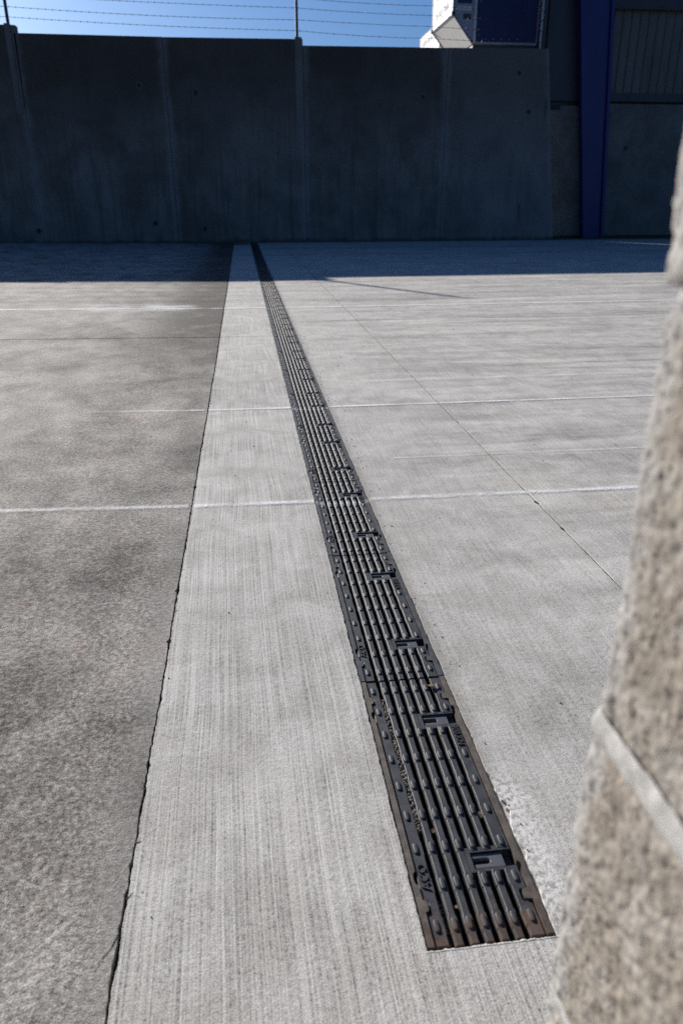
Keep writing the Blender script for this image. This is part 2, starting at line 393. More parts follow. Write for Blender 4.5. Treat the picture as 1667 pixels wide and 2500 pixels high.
M = {}
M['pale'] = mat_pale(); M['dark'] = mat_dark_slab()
M['iron'] = mat_iron('black_cast_iron'); M['rail'] = mat_iron('dark_iron_rail', 0.0, (0.03, 0.032, 0.036))
M['rust'] = mat_iron('rusty_iron_rail', 0.30, (0.058, 0.051, 0.043))
M['latch'] = mat_painted('dark_grey_plastic', (0.085, 0.090, 0.100), 0.42, 0, 0.3, 40)
M['channel'] = mat_plain_concrete('channel_concrete', (0.06, 0.056, 0.05), 0.95, 20)
M['mortar'] = mat_plain_concrete('bedding_mortar', (0.36, 0.34, 0.31), 0.95, 60, 0.003)
M['wall'] = mat_wall()
M['ground'] = mat_plain_concrete('dark_gravel_bed', (0.07, 0.066, 0.06), 0.95, 4)
M['bpanel'] = mat_plain_concrete('building_base_concrete', (0.135, 0.126, 0.115), 0.8, 2.2)
M['cladding'] = mat_painted('grey_brown_steel_sheet', (0.105, 0.096, 0.085), 0.5, 0, 0.4, 2)
M['smooth_clad'] = mat_painted('charcoal_steel_sheet', (0.030, 0.032, 0.040), 0.45, 0, 0.3, 2)
M['trim'] = mat_painted('dark_steel_trim', (0.035, 0.035, 0.040), 0.5, 0, 0.3, 3)
M['blue'] = mat_painted('deep_blue_paint', (0.006, 0.008, 0.105), 0.38, 0, 0.25, 3)
M['fence'] = mat_painted('dark_galvanised_steel', (0.045, 0.047, 0.05), 0.55, 0, 0.3, 20)
M['white'] = mat_painted('white_container_panel', (0.80, 0.80, 0.80), 0.35, 0, 0.12, 3)
M['alu'] = mat_painted('bright_aluminium_sheet', (0.86, 0.85, 0.82), 0.30, 0.0, 0.25, 5)
M['alu_grey'] = mat_painted('grey_aluminium_panel', (0.22, 0.25, 0.31), 0.5, 0.2, 0.3, 5)
M['black'] = mat_painted('sun_stop_black', (0.012, 0.012, 0.013), 0.6, 0, 0.2, 20)
M['canvas'] = mat_painted('navy_canvas', (0.008, 0.016, 0.075), 0.65, 0, 0.4, 2.5)
M['ink'] = mat_painted('dark_blue_lettering', (0.035, 0.045, 0.13), 0.6, 0, 0.05, 5)
M['red'] = mat_painted('red_print', (0.55, 0.07, 0.06), 0.6, 0, 0.05, 5)
M['plate'] = mat_painted('pale_label_plate', (0.42, 0.43, 0.44), 0.6, 0, 0.2, 5)
M['block'] = mat_block()
M['joint'] = mat_plain_concrete('pale_joint_mortar', (0.37, 0.358, 0.34), 0.9, 70, 0.0012)
M['pebble'] = mat_plain_concrete('grey_brown_grit', (0.24, 0.21, 0.17), 0.9, 120, 0.002)
M['grit_dark'] = mat_plain_concrete('dark_grit', (0.045, 0.042, 0.04), 0.9, 120, 0.002)
M['leaf'] = mat_painted('dry_leaf', (0.13, 0.085, 0.045), 0.8, 0, 0.3, 80)
M['line'] = mat_paint('white_line_paint', 0.85); M['line_bright'] = mat_paint('fresh_line_paint', 1.9); M['line_fading'] = mat_paint('fading_line_paint', 1.0, (-0.78, -0.2)); M['line_faint'] = mat_paint('worn_line_paint', 0.42)

# ------------------------------------------------------------------ ground, slabs, drain bed
DX, HW, Y0, GL = 0.238, 0.0735, 0.5485, 0.5
YW = 16.507                                             # face of the far wall
SLOPE = 0.0125
def zl(x): return max(0.0, (-0.17 - x))*SLOPE

g = MB().box(-600, 600, -600, 600, -0.5, -0.16).build('ground', M['ground']); tag(g, kind='structure')

def crack(y):
    x = -0.178 + 0.011*min(1, max(0, (y-0.5)/3.5))
    x += 0.0018*fb((y*2.2, 1.3, 0), 3) + 0.0010*fb((y*16, 5.1, 0), 3) + 0.0013*fb((y*80, 8.2, 0), 4)
    return x
def crack_half(y):
    w = 0.0013 + 0.0005*min(max(y-1.0, 0), 5) + 0.0009*max(0, fb((y*9, 3.3, 2), 3)) + 0.0022*max(0, fb((y*44, 7.7, 2), 3)-0.2)
    for c, a, s in ((1.42, .003, .008), (0.885, .002, .005), (1.22, .003, .005), (0.705, .002, .004), (2.05, .003, .006)):
        w += a*math.exp(-((y-c)/s)**2)
    return w
def rjoint(y): return 0.770 + 0.006*min(1, max(0, (y-1.5)/6)) + 0.0012*fb((y*14, 9.4, 0), 3)
def rj_half(y): return 0.0015 + 0.00025*min(max(y-1.0, 0), 6) + 0.0012*max(0, fb((y*31, 2.4, 5), 3)) + 0.004*math.exp(-((y-1.80)/.010)**2) + 0.003*math.exp(-((y-1.62)/.010)**2)

def ysamples(y0, y1):
    ys = [y0]; y = y0
    while y < y1:
        st = 0.004 if -0.1 < y < 2 else (0.008 if y < 4 else (0.02 if y < 8 else 0.05))
        if y < -0.1: st = 0.05
        y = min(y1, y+st)
        ys.append(y)
    if ys[-1] - ys[-2] < 1e-4: ys.pop(-2)
    return ys

def slab(name, mat, xl, xr, y0, y1, label=None):
    """one concrete slab; xl / xr give the edge for a y"""
    b = MB(); ys = ysamples(y0, y1); n = len(ys)
    for y in ys:
        a, c = xl(y), xr(y)
        # tiny arris along both edges
        b.v += [(a, y, -0.15), (a, y, zl(a)-0.0004), (a+0.0004, y, zl(a)), (c-0.0004, y, zl(c)), (c, y, zl(c)-0.0004), (c, y, -0.15)]
    for i in range(n-1):
        for k in range(5):
            b.f.append((i*6+k, i*6+k+1, (i+1)*6+k+1, (i+1)*6+k))
    b.f = [f[::-1] for f in b.f]
    b.f.append((0, 1, 2, 3, 4, 5)); e = (n-1)*6
    b.f.append((e+5, e+4, e+3, e+2, e+1, e))
    o = b.build(name, mat); tag(o, label, None, None, 'structure')
    return o

left_end = lambda y: -9.0
def lx(y): return crack(y) - crack_half(y)
def bx(y): return crack(y) + crack_half(y)*0.9
def drain_l(y): return DX - HW - 0.0012 - 0.0022*abs(fb((y*40, 4.4, 9), 4)) - 0.003*max(0, fb((y*12, 6.6, 9), 2)-0.3)
def drain_r(y):
    x = DX + HW + 0.0012 + 0.0030*abs(fb((y*36, 2.2, 4), 4)) + 0.004*max(0, fb((y*13, 1.6, 4), 2)-0.25)
    for c, a, s in ((0.665, .006, .02), (0.735, .011, .022), (0.79, .006, .012), (0.62, .004, .02), (0.885, .003, .02), (1.30, .004, .02), (1.72, .004, .02)):
        x += a*math.exp(-((y-c)/s)**2)*(0.8+0.5*fb((y*120, 3, 3), 2))
    return x
JL, JR, YE = 4.672, 5.240, 16.455
slab('slab_left', M['dark'], left_end, lx, -3.0, JL-0.007)
slab('slab_left_far', M['dark'], left_end, lx, JL+0.007, YE)
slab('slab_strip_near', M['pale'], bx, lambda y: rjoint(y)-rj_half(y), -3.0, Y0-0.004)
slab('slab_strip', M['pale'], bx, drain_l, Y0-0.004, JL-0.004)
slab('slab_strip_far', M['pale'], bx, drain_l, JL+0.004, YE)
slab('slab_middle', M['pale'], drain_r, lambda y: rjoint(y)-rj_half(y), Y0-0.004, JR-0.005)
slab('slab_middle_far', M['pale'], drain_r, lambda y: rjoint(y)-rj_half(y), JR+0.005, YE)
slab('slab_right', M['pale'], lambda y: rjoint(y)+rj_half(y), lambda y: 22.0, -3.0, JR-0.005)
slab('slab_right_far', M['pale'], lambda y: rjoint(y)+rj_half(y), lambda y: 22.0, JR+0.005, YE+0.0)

# dirt-filled hairline branches where the arris has broken away
def branch(pts, w):
    b = MB(); n = len(pts)
    fine = []
    for (xa, ya), (xb, yb) in zip(pts, pts[1:]):
        for k in range(8): fine.append((xa+(xb-xa)*k/8, ya+(yb-ya)*k/8))
    fine.append(pts[-1]); n = len(fine)
    for i, (x, y) in enumerate(fine):
        j = 0.0010*fb((x*300, y*300, 4), 3); hw = w*(1-0.8*i/(n-1))*(0.7+0.6*abs(fb((x*500, y*500, 9), 2)))
        d = Vector((fine[min(i+1, n-1)][0]-fine[max(i-1, 0)][0], fine[min(i+1, n-1)][1]-fine[max(i-1, 0)][1])).normalized()
        for sg in (-1, 1): b.v.append((x+j-d.y*hw*sg, y+d.x*hw*sg, zl(x)+0.0005))
    b.f = [(i*2, i*2+1, i*2+3, i*2+2) for i in range(n-1)]
    tag(b.build('crack_branch', M['grit_dark']), kind='structure')
branch([(-0.180, 0.612), (-0.186, 0.594), (-0.195, 0.580), (-0.199, 0.566)], 0.0010)
branch([(-0.178, 0.655), (-0.171, 0.664)], 0.0013)
for y_, dx_, dy_ in ((0.835, -.007, .006), (1.33, .008, .006), (1.37, -.009, .002), (1.52, .009, -.003), (1.10, -.006, -.006), (0.74, .008, .002), (1.95, -.012, .004), (2.4, .012, .006)):
    branch([(crack(y_), y_), (crack(y_)+dx_, y_+dy_)], 0.0014)

def filler(name, x0, x1, y0, y1, z):
    o = MB().box(x0, x1, y0, y1, -0.15, z).build(name, M['grit_dark']); return tag(o, kind='structure')
filler('joint_filler', 0.760, 0.786, -3.0, YE, -0.0016)

# ------------------------------------------------------------------ far wall of precast panels
wall = empty('concrete_wall', (0, YW, 0)); WY = -YW
tag(wall, 'tall dark concrete wall of upright precast panels across the far end', 'wall')
def panel(xl0, xr0, xlt, xrt, zt0, zt1, zb=-0.05, th=0.18):
    """vertical panel with chamfered vertical edges, gridded for even shading"""
    b = MB(); ch = 0.012; NZ = 12; NX = 10
    cols = [0.0, ch] + [None]*(NX-1) + [1, 1]
    uv = []
    for j in range(NZ+1):
        t = j/NZ
        xl = xl0 + (xlt-xl0)*t; xr = xr0 + (xrt-xr0)*t
        xs = [xl, xl+ch] + [xl+ch+(xr-xl-2*ch)*k/NX for k in range(1, NX)] + [xr-ch, xr]
        for i, x in enumerate(xs):
            f = (x-xl)/(xr-xl); zt = zt0 + (zt1-zt0)*f
            z = zb + (zt-zb)*t
            y = ch if i in (0, len(xs)-1) else 0.0
            b.v.append((x, y, z)); uv.append((min(x-xl, xr-x), zt - z))
    n = NX+3
    for j in range(NZ):
        for i in range(n-1):
            b.f.append((j*n+i, j*n+i+1, (j+1)*n+i+1, (j+1)*n+i))
    q = len(b.v)
    b.v += [(xl0, th, zb), (xr0, th, zb), (xrt, th, zt1), (xlt, th, zt0)]; uv += [(1, 1)]*4
    b.f.append((q+1, q, q+3, q+2))
    b.f.append(tuple(NZ*n+i for i in range(n)) + (q+2, q+3))                      # top
    b.f.append((q,) + tuple(j*n for j in range(NZ+1))[::1] + (q+3,))
    b.f.append((q+2,) + tuple(j*n+n-1 for j in range(NZ, -1, -1)) + (q+1,))
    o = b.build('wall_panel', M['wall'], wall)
    ul = o.data.uv_layers.new(name='UVMap')
    for lp in o.data.loops: ul.data[lp.index].uv = uv[lp.vertex_index]
    return o
P = [(-9.4, -6.68, 3.83, 3.83), (-6.676, -3.984, 3.80, 3.79), (-3.98, -1.300, 3.665, 3.655), (-1.296, 1.356, 3.652, 3.668), (1.360, 4.234, 3.562, 3.575)]
for a, c, z0, z1 in P: panels = panel(a, c, a, c + (0.06 if c == -3.984 else 0), z0, z1)
panel(4.238, 6.790, 4.238, 6.300, 3.578, 3.595)
for x_, z_ in ((-6.678, 3.78), (-3.982, 3.63), (-1.298, 3.63), (1.358, 3.53), (4.236, 3.54)):
    MB().box(x_-0.04, x_+0.04, 0.182, 0.20, -0.05, z_).build('joint_sun_stop', M['black'], wall)  # unseen strips behind the joints, added to stop sun leaking between panels
# raised nib and rough repair strip at the step
nb = MB(); nb.box(1.20, 1.335, -0.012, 0.10, 2.2, 3.70); nb.build('corner_nib', M['wall'], wall, bevel=0.006)
nb = MB(); nb.box(-4.12, -4.02, -0.012, 0.10, 2.35, 3.815); nb.build('corner_nib', M['wall'], wall, bevel=0.006)
# cast-in lifting sockets: a proud rim round a dark plug
rim = MB(); S = 20
for k in range(S):
    a = 2*math.pi*k/S
    for r, y in ((0.064, 0.001), (0.056, -0.009), (0.044, -0.009), (0.040, 0.001)): rim.v.append((r*math.cos(a), y, r*math.sin(a)))
for k in range(S):
    for q in range(3): rim.f.append((k*4+q, ((k+1) % S)*4+q, ((k+1) % S)*4+q+1, k*4+q+1))
rim_me = rim.mesh('socket_rim', M['bpanel'], True)
plug = MB(); plug.v = [(0.043*math.cos(2*math.pi*k/S), -0.003, 0.043*math.sin(2*math.pi*k/S)) for k in range(S)] + [(0.043*math.cos(2*math.pi*k/S), 0.02, 0.043*math.sin(2*math.pi*k/S)) for k in range(S)]
plug.f = [tuple(range(S))] + [(k, S+k, S+(k+1) % S, (k+1) % S) for k in range(S)]
plug_me = plug.mesh('socket_plug', M['black'])
for x, z in ((-1.801, 2.848), (-0.741, 2.744), (-1.737, 0.391), (-0.744, 0.274), (-4.051, 0.259), (3.754, 2.719), (5.978, 2.471), (5.721, 3.162)):
    r_ = put('socket_rim', rim_me, wall, (x, 0, z)); put('socket_plug', plug_me, r_)

# ------------------------------------------------------------------ barbed wire on the wall
fence = empty('barbed_wire_fence', (1.25, YW+0.09, 3.65))
tag(fence, 'barbed wire strung between dark steel posts on top of the concrete wall', 'fence')
FO = Vector(fence.location)
for x, z0 in ((-4.06, 3.785), (1.256, 3.66), (6.2, 3.59), (-9.2, 3.82)):
    b = MB(); w = 0.025
    b.box(x-w-FO.x, x+w-FO.x, -w, w, z0-FO.z, 4.62-FO.z)
    b.box(x-0.06-FO.x, x+0.06-FO.x, -0.06, 0.06, z0-FO.z-0.002, z0-FO.z+0.012)
    b.build('post', M['fence'], fence, bevel=0.003)
WZ = [  # height at x = -9.2, -4.06, 1.256, 3.9, 6.2
    (3.98, 3.925, 3.815, 3.735, 3.70), (4.15, 4.085, 3.992, 3.935, 3.90), (4.32, 4.27, 4.182, 4.118, 4.08), (4.47, 4.43, 4.345, 4.275, 4.23), (4.60, 4.585, 4.545, 4.50, 4.47)]
wx_ = (-9.2, -4.06, 1.256, 3.9, 6.2)
for iw, zs in enumerate(WZ):
    pts = []; barbs = MB()
    for s_ in range(4):
        n_ = 24
        for k in range(n_):
            t = k/n_; x = wx_[s_] + (wx_[s_+1]-wx_[s_])*t
            z = zs[s_] + (zs[s_+1]-zs[s_])*t - 0.035*4*t*(1-t)*(0.5+0.3*((iw*7+s_) % 3)) * (0.6 if s_ > 1 else 1)
            pts.append(Vector((x, -0.03, z)) - Vector((FO.x, 0, FO.z)))
    pts.append(Vector((wx_[-1]-FO.x, -0.03, zs[-1]-FO.z)))
    wr = MB().tube(pts, 0.0035, 5).build('wire', M['fence'], fence, True)
    # barbs every 13 cm
    x = wx_[0] + 0.05; j = 0
    while x < wx_[-1]-0.05:
        xl_ = x-FO.x
        while j < len(pts)-2 and pts[j+1].x < xl_: j += 1
        t = (xl_-pts[j].x)/(pts[j+1].x-pts[j].x); p = pts[j].lerp(pts[j+1], t)
        a = random.uniform(0, 3.14)
        for q in (0, 1.57):
            d = Vector((0.35, math.cos(a+q), math.sin(a+q))).normalized()*0.017
            barbs.tube([p-d, p+d], 0.0024, 4)
        barbs.tube([p-Vector((0.009, 0, 0)), p+Vector((0.009, 0, 0))], 0.0062, 5)
        x += 0.128 + random.uniform(-0.006, 0.006)
    bo = barbs.build('barbs', M['fence'], wr); tag(bo, kind='stuff')

# ------------------------------------------------------------------ building on the right
YB = 17.05
bl = empty('industrial_building', (8, YB, 0)); BO = Vector((8, YB, 0))
tag(bl, 'dark industrial building with concrete base, steel cladding and a blue column', 'building')
def bbox_(name, mat, x0, x1, y0, y1, z0, z1, parent=bl, bevel=0.0):
    return MB().box(x0-8, x1-8, y0-YB, y1-YB, z0, z1).build(name, mat, parent, bevel=bevel)
bbox_('wall', M['smooth_clad'], 6.43, 22, YB+0.12, YB+3.0, -0.1, 8.0)
bbox_('base_panel', M['bpanel'], 6.60, 7.96, YB, YB+0.118, 0.05, 2.66, bevel=0.008)
bbox_('base_panel', M['bpanel'], 7.975, 12.4, YB, YB+0.118, 0.05, 2.705, bevel=0.008)
bbox_('base_panel', M['bpanel'], 12.415, 18, YB, YB+0.118, 0.05, 2.705, bevel=0.008)
bbox_('smooth_panel', M['smooth_clad'], 6.46, 7.70, YB+0.02, YB+0.119, 2.745, 7.8, bevel=0.006)
bbox_('bracket', M['black'], 6.62, 6.86, YB-0.03, YB+0.05, 2.58, 2.655, bevel=0.004)
bbox_('sill_flashing', M['trim'], 7.70, 18, YB-0.03, YB+0.10, 2.74, 2.90, bevel=0.006)
bbox_('beam', M['trim'], 7.60, 18, YB-0.06, YB+0.10, 4.42, 4.66, bevel=0.008)
bbox_('beam_drip', M['trim'], 7.60, 18, YB-0.085, YB-0.055, 4.40, 4.44, bevel=0.004)
# ribbed sheet: one sheet per cover width, ribs real
for sx in range(0, 9):
    x0 = 7.72 + sx*1.14
    b = MB(); prof = []
    for k in range(6):
        xx = x0 + k*0.19
        prof += [(xx, 0.05), (xx+0.145, 0.05), (xx+0.153, 0.028), (xx+0.177, 0.028)]
    prof.append((x0+1.138, 0.05))
    for z in (2.902, 4.42):
        b.v += [(x-8, y, z) for x, y in prof]
    n = len(prof)
    b.f = [(i, i+1, n+i+1, n+i) for i in range(n-1)]
    b.build('ribbed_sheet', M['cladding'], bl)
    b2 = MB(); b2.v = [(x-8, y, z) for z in (4.665, 7.9) for x, y in prof]; b2.f = b.f
    b2.build('ribbed_sheet', M['cladding'], bl)
# leaning tapered column: web box with a narrower flange in front on its left side
cb = MB()
def taper(b, lt, rt, lb, rb, yf, yb, zt, z0):
    b.add([(lb, yf, z0), (rb, yf, z0), (rb, yb, z0), (lb, yb, z0), (lt, yf, zt), (rt, yf, zt), (rt, yb, zt), (lt, yb, zt)],
          [(0,3,2,1),(4,5,6,7),(0,1,5,4),(1,2,6,5),(2,3,7,6),(3,0,4,7)])
def cx_(side, z):   # column edges by height, continued above the frame
    a, c = ((7.60, 6.98) if side == 0 else (8.09, 7.71))
    return a + (c-a)*(z-0.05)/4.45 - 8
zt = 7.6; col = empty
w_ = MB(); taper(w_, cx_(0, zt)+.02, cx_(1, zt)-.02, cx_(0, .02)+.02, cx_(1, .02)-.02, -0.19, -0.035, zt, 0.02)
co = w_.build('column', M['blue'], bl, bevel=0.004)
for sd_, ww in ((0, 0.15), (1, 0.07)):
    f_ = MB()
    if sd_ == 0: taper(f_, cx_(0, zt), cx_(0, zt)+ww, cx_(0, .02), cx_(0, .02)+ww*0.8, -0.245, -0.192, zt, 0.02)
    else: taper(f_, cx_(1, zt)-ww, cx_(1, zt), cx_(1, .02)-ww, cx_(1, .02), -0.245, -0.192, zt, 0.02)
    f_.build('flange', M['blue'], co, bevel=0.004)
bp = MB().box(cx_(0, 0)-.02, cx_(1, 0)+.06, -0.26, -0.03, -0.16, 0.018).build('base_plate', M['trim'], co)
so = put('socket_rim', rim_me, bl, (8.45-8, 0, 1.85)); put('socket_plug', plug_me, so)

# strip of dirty kerb under the building
kb = MB().box(6.5, 18, YE+0.02, YB+0.1, -0.16, 0.012).build('kerb_strip', M['ground']); tag(kb, kind='structure')

# ------------------------------------------------------------------ freight containers behind the wall
def text_mesh(s, mat, length, height, depth=0.0):
    cu = bpy.data.curves.new('lettering', 'FONT'); cu.body = s; cu.extrude = depth; cu.resolution_u = 4
    o = bpy.data.objects.new('lettering', cu); COL.objects.link(o)
    bpy.context.view_layer.update()
    me = bpy.data.meshes.new_from_object(o.evaluated_get(bpy.context.evaluated_depsgraph_get()))
    COL.objects.unlink(o); bpy.data.objects.remove(o); bpy.data.curves.remove(cu)
    xs = [v.co.x for v in me.vertices]; ys = [v.co.y for v in me.vertices]
    sx = length/(max(xs)-min(xs)); sy = height/(max(ys)-min(ys)); x0, y0 = min(xs), min(ys)
    for v in me.vertices: v.co.x = (v.co.x-x0)*sx; v.co.y = (v.co.y-y0)*sy
    me.materials.clear(); me.materials.append(mat); me.name = 'lettering'
    return me
FACE = Matrix(((0, 0, -1), (-1, 0, 0), (0, 1, 0))).to_4x4()      # text on a face looking towards -X

def container(name, label, loc, depth, w_top, w_base, h, cham, front):
    """contoured air-freight container: sloped lower edge on its left; local x from the upper left edge, y away from camera"""
    t = empty(name, loc); tag(t, label, 'container', 'freight containers behind the wall')
    bi = w_top - w_base
    prof = [(bi, 0), (w_top, 0), (w_top, h), (0, h), (0, cham)]
    def slab_between(a, c, mat, nm, inn=0.012):
        d = (Vector(c)-Vector(a)); nrm = Vector((d.y, -d.x)).normalized()*inn
        b = MB(); q = [Vector(a), Vector(c), Vector(c)-nrm, Vector(a)-nrm]
        b.v = [(p.x, y, p.y) for y in (0.015, depth-0.015) for p in q]
        b.f = [(0, 1, 2, 3), (7, 6, 5, 4), (0, 4, 5, 1), (1, 5, 6, 2), (2, 6, 7, 3), (3, 7, 4, 0)]
        return b.build(nm, mat, t)
    slab_between(prof[1], prof[2], M['white'], 'side_panel')
    slab_between(prof[2], prof[3], M['white'], 'roof_panel')
    slab_between(prof[3], prof[4], M['white'], 'side_panel')
    sp = slab_between(prof[4], prof[0], M['alu'], 'sloped_panel')
    bm = MB().box(bi, w_top, 0, depth, 0.0, 0.05).build('base', M['alu'], t, bevel=0.004)
    # back
    b = MB(); b.v = [(x, depth-0.012, z) for x, z in prof] + [(x, depth, z) for x, z in prof]
    b.f = [(4, 3, 2, 1, 0), (5, 6, 7, 8, 9)] + [(i, (i+1) % 5, 5+(i+1) % 5, 5+i) for i in range(5)]
    b.build('back_panel', M['white'], t)
    # edge rails
    for a, c in ((prof[4], prof[0]), (prof[3], prof[4]), (prof[1], prof[2]), (prof[2], prof[3])):
        for y in (0.0, depth):
            MB().tube([(a[0], y, a[1]), (c[0], y, c[1])], 0.014, 6).build('edge_rail', M['alu_grey'], t)
    for (x, z) in (prof[4], prof[3], prof[2]):
        MB().tube([(x, 0, z), (x, depth, z)], 0.012, 6).build('edge_rail', M['alu_grey'], t)
    for y in (0.0, depth):
        MB().box(-0.03, 0.035, y-0.03, y+0.03, cham-0.03, cham+0.05).build('corner_fitting', M['black'], t, bevel=0.006)
    return t
c1 = container('freight_container', 'white contoured freight container with blue canvas front above the wall', (4.47, 17.2, 3.77), 1.75, 1.80, 1.36, 1.62, 0.51, True)
# its front: grey panel beside the slope, pale post, navy canvas
b = MB(); b.v = [(0.0, 0.004, 0.51), (0.44, 0.004, 0.05), (0.44, 0.004, 1.6), (0.0, 0.004, 1.6)] + [(0.0, 0.02, 0.51), (0.44, 0.02, 0.05), (0.44, 0.02, 1.6), (0.0, 0.02, 1.6)]
b.f = [(0, 1, 2, 3), (7, 6, 5, 4), (0, 4, 5, 1), (1, 5, 6, 2), (2, 6, 7, 3), (3, 7, 4, 0)]
fp = b.build('front_panel', M['alu_grey'], c1)
MB().box(0.10, 0.38, -0.004, 0.003, 0.575, 0.655).build('label_plate', M['plate'], fp)
MB().box(0.09, 0.39, -0.004, 0.003, 0.70, 1.3).build('window', M['canvas'], fp)
MB().box(0.22, 0.38, -0.004, 0.003, 0.43, 0.52).build('dark_plate', M['trim'], fp)
MB().box(0.44, 0.495, -0.03, 0.03, 0.02, 1.6).build('front_post', M['plate'], c1, bevel=0.005)
b = MB(); NXc, NZc = 40, 24
for j in range(NZc+1):
    for i in range(NXc+1):
        x = 0.50 + 1.27*i/NXc; z = 0.04 + 1.56*j/NZc
        b.v.append((x, -0.012 + 0.016*fb((x*2.2+z*1.4, 0.4, z*2.0), 3), z))
b.f = [(j*(NXc+1)+i, j*(NXc+1)+i+1, (j+1)*(NXc+1)+i+1, (j+1)*(NXc+1)+i) for j in range(NZc) for i in range(NXc)]
cv = b.build('canvas_curtain', M['canvas'], c1, True)
for k in range(5):
    for x, z in ((0.56, 0.16 + k*0.29),) + (((0.70+k*0.17, 0.09),)):
        bb = MB(); bb.v = [(x+0.008*math.cos(q*math.pi/4), -0.035, z+0.008*math.sin(q*math.pi/4)) for q in range(8)] + [(x+0.008*math.cos(q*math.pi/4), 0, z+0.008*math.sin(q*math.pi/4)) for q in range(8)]
        bb.f = [tuple(range(8))] + [(q, 8+q, 8+(q+1) % 8, (q+1) % 8) for q in range(8)]
        bb.build('eyelet', M['plate'], cv)
MB().box(0.46, 1.80, -0.02, 0.02, 0.0, 0.035).build('front_sill', M['alu_grey'], c1)
def on_face(me, parent, y, z):
    o = bpy.data.objects.new('lettering', me); link(o, parent)
    o.matrix_local = Matrix.Translation((-0.004, y, z)) @ FACE
    return o
on_face(text_mesh('Aircalin', M['ink'], 0.92, 0.165, 0.001), c1, 1.25, 0.675)
on_face(text_mesh('AKH 81214 SB', M['ink'], 1.22, 0.10, 0.001), c1, 1.48, 1.0)
# red blossom printed before the name
b = MB()
for k in range(5):
    a = 2*math.pi*k/5+0.3; cxp, cyp = 0.055*math.cos(a), 0.055*math.sin(a); q0 = len(b.v)
    for q in range(10):
        an = 2*math.pi*q/10; ex, ey = 0.05*math.cos(an), 0.032*math.sin(an)
        b.v.append((cxp+ex*math.cos(a)-ey*math.sin(a), cyp+ex*math.sin(a)+ey*math.cos(a), 0.0012*k))
    b.f.append(tuple(range(q0, q0+10)))
o = b.build('blossom_print', M['red'], c1); o.matrix_local = Matrix.Translation((-0.004, 1.38, 0.745)) @ FACE

c2 = container('freight_container', 'white freight container half hidden behind the other container, against the sky', (4.70, 19.16, 3.40), 2.03, 1.5, 1.2, 1.155, 0.25, False)
MB().box(0.02, 1.48, 0.004, 0.02, 0.26, 1.14).build('front_panel', M['white'], c2)
on_face(text_mesh('AKH 81214 SB', M['ink'], 1.36, 0.115, 0.001), c2, 1.73, 0.905)

# racks that carry the containers
def rack(label, x0, x1, y0, y1, z):
    t = empty('container_rack', ((x0+x1)/2, (y0+y1)/2, -0.16)); ox, oy, oz = t.location
    tag(t, label, 'rack')
    MB().box(x0-ox, x1-ox, y0-oy, y1-oy, z-0.09-oz, z-oz).build('deck', M['trim'], t)
    for x in (x0+.06, x1-.06):
        for y in (y0+.06, y1-.06):
            MB().box(x-.05-ox, x+.05-ox, y-.05-oy, y+.05-oy, 0, z-0.092-oz).build('leg', M['trim'], t)
rack('steel rack carrying the container with the canvas front', 4.93, 6.25, 17.24, 18.92, 3.768)
rack('steel rack carrying the rear white container', 5.0, 6.2, 19.2, 21.1, 3.398)

pl = empty('pole', (6.285, 17.0, -0.16)); tag(pl, 'pale thin steel pole between the navy canvas and the building corner', 'pole')
MB().tube([(0, 0, 0), (0, 0, 5.6)], 0.022, 10).build('tube', M['plate'], pl, True)
MB().tube([(0, 0, 4.36), (0, 0, 4.39)], 0.03, 10).build('collar', M['plate'], pl, True)

# ------------------------------------------------------------------ trench drain
drain = empty('trench_drain', (DX, Y0, 0))
tag(drain, 'long narrow drain channel with dark iron edge rails running to the wall', 'drain')
NG = 31; LD = 15.9
def P2(b, pts, z0, z1):
    return b.prism(pts, z0, z1)
b = MB(); b.box(-HW+.001, -.0595, 0.0, LD, -0.155, -0.0285); b.box(.0595, HW-.001, 0, LD, -0.155, -0.0285); b.box(-.0595, .0595, 0, LD, -0.155, -0.125)
b.box(-HW+.001, HW-.001, -0.004, -0.0002, -0.155, -0.012)
b.build('channel_body', M['channel'], drain)
# bedding mortar showing where the slab edge is broken
b = MB(); ys = ysamples(Y0, 4.5)
for sgn, nm in ((-1, 0), (1, 1)):
    b = MB()
    for y in ys:
        z = -0.0042 + 0.0016*fb((y*60, 3+sgn, 1), 3); w = 0.022
        b.v += [(sgn*(HW+0.0003), y-Y0, z-0.001), (sgn*(HW+0.008), y-Y0, z+0.0012*fb((y*90, 1, 6), 2)), (sgn*(HW+w), y-Y0, z-0.0015)]
    n = len(ys)
    for i in range(n-1):
        for k in range(2): b.f.append((i*3+k, i*3+k+1, (i+1)*3+k+1, (i+1)*3+k) if sgn > 0 else (i*3+k+1, i*3+k, (i+1)*3+k, (i+1)*3+k+1))
    b.build('bedding_mortar', M['mortar'], drain, True)

